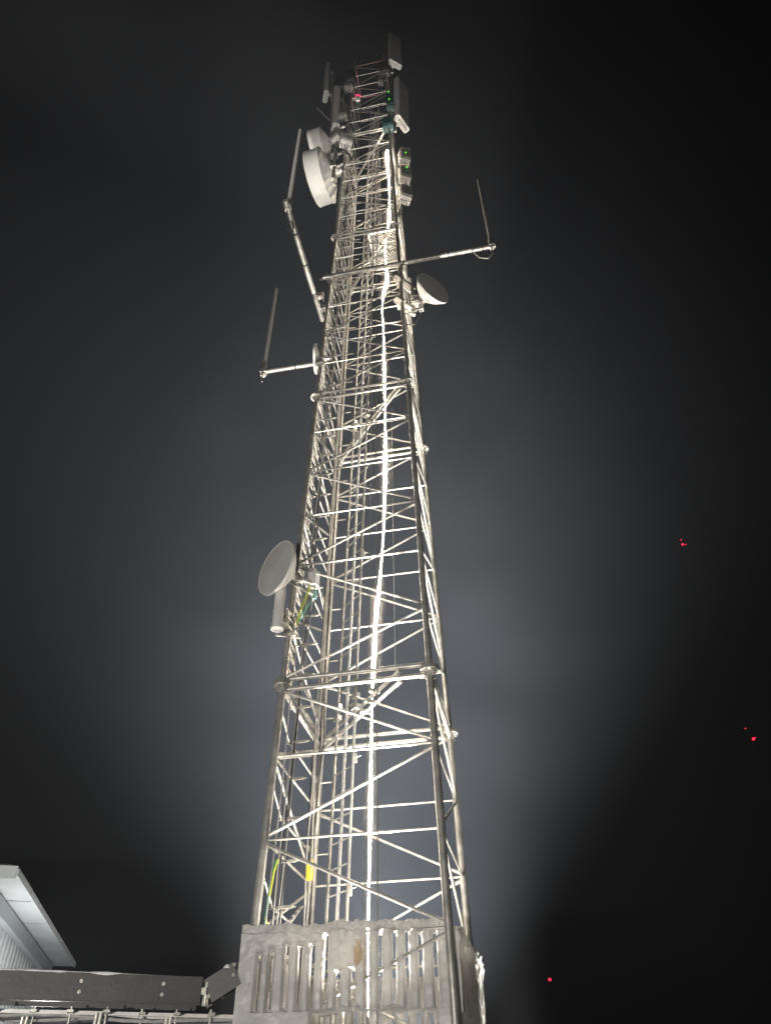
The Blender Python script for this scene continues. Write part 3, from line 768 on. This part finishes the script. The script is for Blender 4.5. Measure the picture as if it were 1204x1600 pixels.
for j in range(4):
    P = [e0-dirb*.4+sd*(.08+.08*j)+V((0, 0, -.22))]
    for i in range(14): P.append(e0+dirb*(.1+.3*i)+sd*(.08+.08*j)+V((0, 0, -.235-.02*math.sin(i*1.1+j))))
    MB().path(P, .016, 7).build('cable', BLACK if j % 2 else CABLE, br)
# snow lying on the plates
m_ = MB(); P = []; R_ = []
for i in range(50):
    t = 4.2*i/49; nse = noise.noise(V((t*2.1, 5, 0))); P.append(e0+dirb*t+V((0, 0, .119))+sd*.01); R_.append(.005+.010*max(0, min(1, (t-.3)/1.0))*(1+.8*nse+.5*noise.noise(V((t*9, 2, 0))))+.010*math.exp(-((t-.95)/.1)**2))
m_.path(P, R_, 8); m_.lathe(s0.lerp(s1, .62)+V((0, 0, .1)), (0, 0, 1), [(0, .04), (.02, .034), (.035, .015), (.04, 0)], 12).build('snow_cap', SNOW, br)
MB().tube(e0+V((.03, .06, .08)), e0+V((.03, .06, -.12)), .03, n=10).box(e0+V((.03, .04, .0)), (.05, .1, .06)).build('hinge', STEEL, br)
MB().tube(far+sd*.2+V((0, 0, -.2)), V((far.x+sd.x*.2, far.y+sd.y*.2, -.3)), .06, n=14).build('post', STEEL, br)
# icy perforated channel inside the foot of the tower
pc = thing('perforated_channel', 'ice crusted perforated channel slanting up inside the tower foot at left', 'channel', (-1.2, 0, 3.1))
a, b = V((-1.2, -.12, 3.02)), V((-.99, .42, 3.62)); d = (b-a).normalized()
m_ = MB().bar(a, b, .06, .014)
for i in range(8): m_.tube(a+d*(.08+.09*i)-V((0, .0, .01)), a+d*(.08+.09*i)+V((0, 0, .025)), .022, n=8)
m_.build('channel', ICE, pc)

# ---------------------------------------------------------------- shelter at the left
A = V((-3.64, -1.71, 3.6)); dd = V((-.387, .922, 0)).normalized(); inn = V((-.922, -.387, 0)).normalized(); Z = V((0, 0, 1))
sh = thing('shelter', 'pale equipment shelter with corrugated wall and overhanging snow topped roof at left', 'shelter', (-5, 0, 0))
Lr, Wr = 5.56, 3.4
cen = A+dd*Lr/2+inn*Wr/2
MB().box(cen+Z*.05, (Lr, Wr, .06), (dd, inn, Z)).build('roof', SHEET, sh)
m_ = MB().box(A+dd*Lr/2+inn*-.012+Z*.04, (Lr+.04, .02, .07), (dd, inn, Z)).box(A+inn*Wr/2+dd*-.012+Z*.04, (.02, Wr, .13), (dd, inn, Z))
m_.build('fascia', SHEET, sh)
m_ = MB().box(A+dd*(Lr/2+.15)+inn*.34-Z*.09, (Lr-.7, .09, .17), (dd, inn, Z)); m_.box(A+inn*(Wr/2+.3)+dd*.42-Z*.09, (.09, Wr-.5, .17), (dd, inn, Z))
m_.build('trim_beam', TRIMD, sh)
for t in (1.2, 2.4, 3.6, 4.8): MB().box(A+dd*t+inn*Wr/2+Z*.017, (.03, Wr-.05, .006), (dd, inn, Z)).build('soffit_seam', TRIMD, sh)
for i in range(10): MB().tube(A+dd*(.3+.55*i)+inn*-.022+Z*.04, A+dd*(.3+.55*i)+inn*-.030+Z*.04, .012, n=8).build('screw', STEEL, sh)
def corr(p, q, z0, z1, nrm, amp=.025, per=.22):
    m = MB(); p, q = V(p), V(q); L = (q-p).length; d = (q-p).normalized(); vs = []; us = []; u = 0
    while u < L:
        us += [(u, 0), (u+per*.35, 0), (u+per*.5, amp), (u+per*.85, amp)]; u += per
    us.append((L, 0))
    for u, a_ in us:
        for z_ in (z0, z1): c = p+d*min(u, L)+nrm*a_; vs.append((c.x, c.y, z_))
    return m.add(vs, [[2*i, 2*i+2, 2*i+3, 2*i+1] for i in range(len(us)-1)])
w0 = A+inn*.46+dd*.5; w1 = A+inn*.46+dd*(Lr-.35); w2 = w0+inn*2.4; w3 = w1+inn*2.4
corr(w0, w1, -.3, 3.58, -inn).build('wall', SHEET, sh, smooth=False)
corr(w2, w0, -.3, 3.58, -dd).build('wall', SHEET, sh, smooth=False)
MB().bar(w3, w2, .06, .01).box((w2+w3)/2+Z*(-1.9), ((w3-w2).length, .06, 3.7), (dd, inn, Z)).box((w1+w3)/2+Z*(-1.9), (.06, 2.4, 3.7), (dd, inn, Z)).build('wall', SHEET, sh)
MB().box(w1-inn*.04+Z*-1.9, (.10, .10, 3.75), (dd, inn, Z)).box(w0-inn*.04+Z*-1.9, (.10, .10, 3.75), (dd, inn, Z)).build('corner_post', SHEET, sh)
m_ = MB(); vs = []; nu, nv = 50, 24
for i in range(nu+1):
    for j in range(nv+1):
        u, v = Lr*i/nu, Wr*j/nv; e = min(u, Lr-u, v, Wr-v); h_ = (.10+.05*noise.noise(V((u*1.5, v*1.5, 9))))*min(1, (e/.14+.25))
        vs.append(A+dd*u+inn*(v-.01)+Z*(.082+h_*(0.35 if u > .9 else .8)))
m_.add(vs, [[i*(nv+1)+j, (i+1)*(nv+1)+j, (i+1)*(nv+1)+j+1, i*(nv+1)+j+1] for i in range(nu) for j in range(nv)])
m_.build('roof_snow', SNOW, sh)
lmp = A+inn*.34+dd*1.3-Z*.72
wl = thing('wall_lamp', 'small bright lamp with yellow housing on the shelter wall above the cable bridge', 'wall lamp', lmp)
MB().box(lmp, (.10, .14, .10), (dd, inn, Z), .02).build('housing', YEL, wl)
MB().box(lmp-inn*.075-Z*.02, (.08, .012, .07), (dd, inn, Z)).build('lens', LENS, wl)
ld = bpy.data.lights.new('soffit_fill', 'POINT'); ld.energy = 120; ld.color = (1, .97, .93); ld.shadow_soft_size = .15  # added fill for the soffit, set out and down from the fixture
lo = bpy.data.objects.new('soffit_fill', ld); col.objects.link(lo); lo.parent = wl; lo.location = -inn*.75-Z*.75

# ---------------------------------------------------------------- far red lamps on dark slim masts
def far_mast(label, p, extra):
    p = V(p); t_ = thing('lamp_mast', label, 'mast', (p.x, p.y, 0), None)
    MB().tube((p.x, p.y, -.5), p-V((0, 0, .2)), .06, .03, n=8).build('pole', BLACK, t_)
    MB().lathe(p-V((0, 0, .2)), (0, 0, 1), [(0, .08), (.06, .09), (.13, .07), (.17, 0)], 14).build('red_lamp', REDF, t_)
    for q in extra: 
        q = p+V(q); MB().lathe(q, (0, 0, 1), [(0, .035), (.04, .035), (.07, 0)], 8).build('side_lamp', REDF, t_)
far_mast('dark distant mast with the highest red lamp, right of the tower', (18.87, 48.05, 43.04), [(.26, 0, -.2), (0, 0, .4)])
far_mast('dark distant mast with a red lamp near the right edge', (19.06, 48.0, 24.34), [(-.3, 0, .7), (.14, 0, -.08)])
far_mast('dark distant mast with the lowest red lamp, right of the tower foot', (1.64, 50.45, 9.9), [])

# ---------------------------------------------------------------- drifting mist wisps behind the tower
def mist(c, rad, dens, seed):
    mb = MB(); n, m = 24, 14; vs = []
    for j in range(m+1):
        t = math.pi*j/m
        for k in range(n):
            a = 2*math.pi*k/n; vs.append(V(c)+V((rad[0]*math.sin(t)*math.cos(a), rad[1]*math.sin(t)*math.sin(a), rad[2]*math.cos(t))))
    o = mb.add(vs, [[j*n+k, j*n+(k+1) % n, (j+1)*n+(k+1) % n, (j+1)*n+k] for j in range(m) for k in range(n)]).build('mist', STEEL, None, c)
    o.data.materials.clear(); mt_ = bpy.data.materials.new('mist'); mt_.use_nodes = True; nt = mt_.node_tree
    for q in list(nt.nodes):
        if q.type == 'BSDF_PRINCIPLED': nt.nodes.remove(q)
    pv = nt.nodes.new('ShaderNodeVolumePrincipled'); pv.inputs['Color'].default_value = (.92, .94, 1, 1)
    tc = nt.nodes.new('ShaderNodeTexCoord'); mp = nt.nodes.new('ShaderNodeMapping'); mp.inputs['Location'].default_value = (seed*3.7, seed, 0)
    mp.inputs['Scale'].default_value = (.10, .12, .22); mp.inputs['Rotation'].default_value = (0, .5, 0)
    nt.links.new(tc.outputs['Object'], mp.inputs['Vector'])
    no = nt.nodes.new('ShaderNodeTexNoise'); no.inputs['Scale'].default_value = 1.6; no.inputs['Detail'].default_value = 3; no.inputs['Distortion'].default_value = .6
    nt.links.new(mp.outputs[0], no.inputs['Vector'])
    mr = nt.nodes.new('ShaderNodeMapRange'); mr.inputs[1].default_value = .38; mr.inputs[2].default_value = .74; mr.inputs[3].default_value = 0; mr.inputs[4].default_value = dens
    nt.links.new(no.outputs['Fac'], mr.inputs[0])
    sc_ = nt.nodes.new('ShaderNodeVectorMath'); sc_.operation = 'DIVIDE'; sc_.inputs[1].default_value = rad; nt.links.new(tc.outputs['Object'], sc_.inputs[0])
    ln = nt.nodes.new('ShaderNodeVectorMath'); ln.operation = 'LENGTH'; nt.links.new(sc_.outputs[0], ln.inputs[0])
    fd = nt.nodes.new('ShaderNodeMapRange'); fd.interpolation_type = 'SMOOTHSTEP'; fd.inputs[1].default_value = .45; fd.inputs[2].default_value = .98; fd.inputs[3].default_value = 1; fd.inputs[4].default_value = 0
    nt.links.new(ln.outputs['Value'], fd.inputs[0])
    mu = nt.nodes.new('ShaderNodeMath'); mu.operation = 'MULTIPLY'; nt.links.new(mr.outputs[0], mu.inputs[0]); nt.links.new(fd.outputs[0], mu.inputs[1])
    nt.links.new(mu.outputs[0], pv.inputs['Density']); nt.links.new(pv.outputs[0], nt.nodes['Material Output'].inputs['Volume'])
    o.data.materials.append(mt_); o['kind'] = 'stuff'
mist((-1.5, 9, 17), (11, 7, 14), .012, 2)

# ---------------------------------------------------------------- night haze
hz = MB().box((0, 0, 29), (170, 170, 62)).build('haze', None or STEEL, None)
hz.data.materials.clear()
hm = bpy.data.materials.new('night_haze'); hm.use_nodes = True; nt = hm.node_tree
for n in list(nt.nodes):
    if n.type == 'BSDF_PRINCIPLED': nt.nodes.remove(n)
pv = nt.nodes.new('ShaderNodeVolumePrincipled'); pv.inputs['Color'].default_value = (.84, .9, 1, 1)
pv.inputs['Density'].default_value = HAZE; pv.inputs['Anisotropy'].default_value = .0
nt.links.new(pv.outputs[0], nt.nodes['Material Output'].inputs['Volume'])
hz.data.materials.append(hm); hz['kind'] = 'stuff'
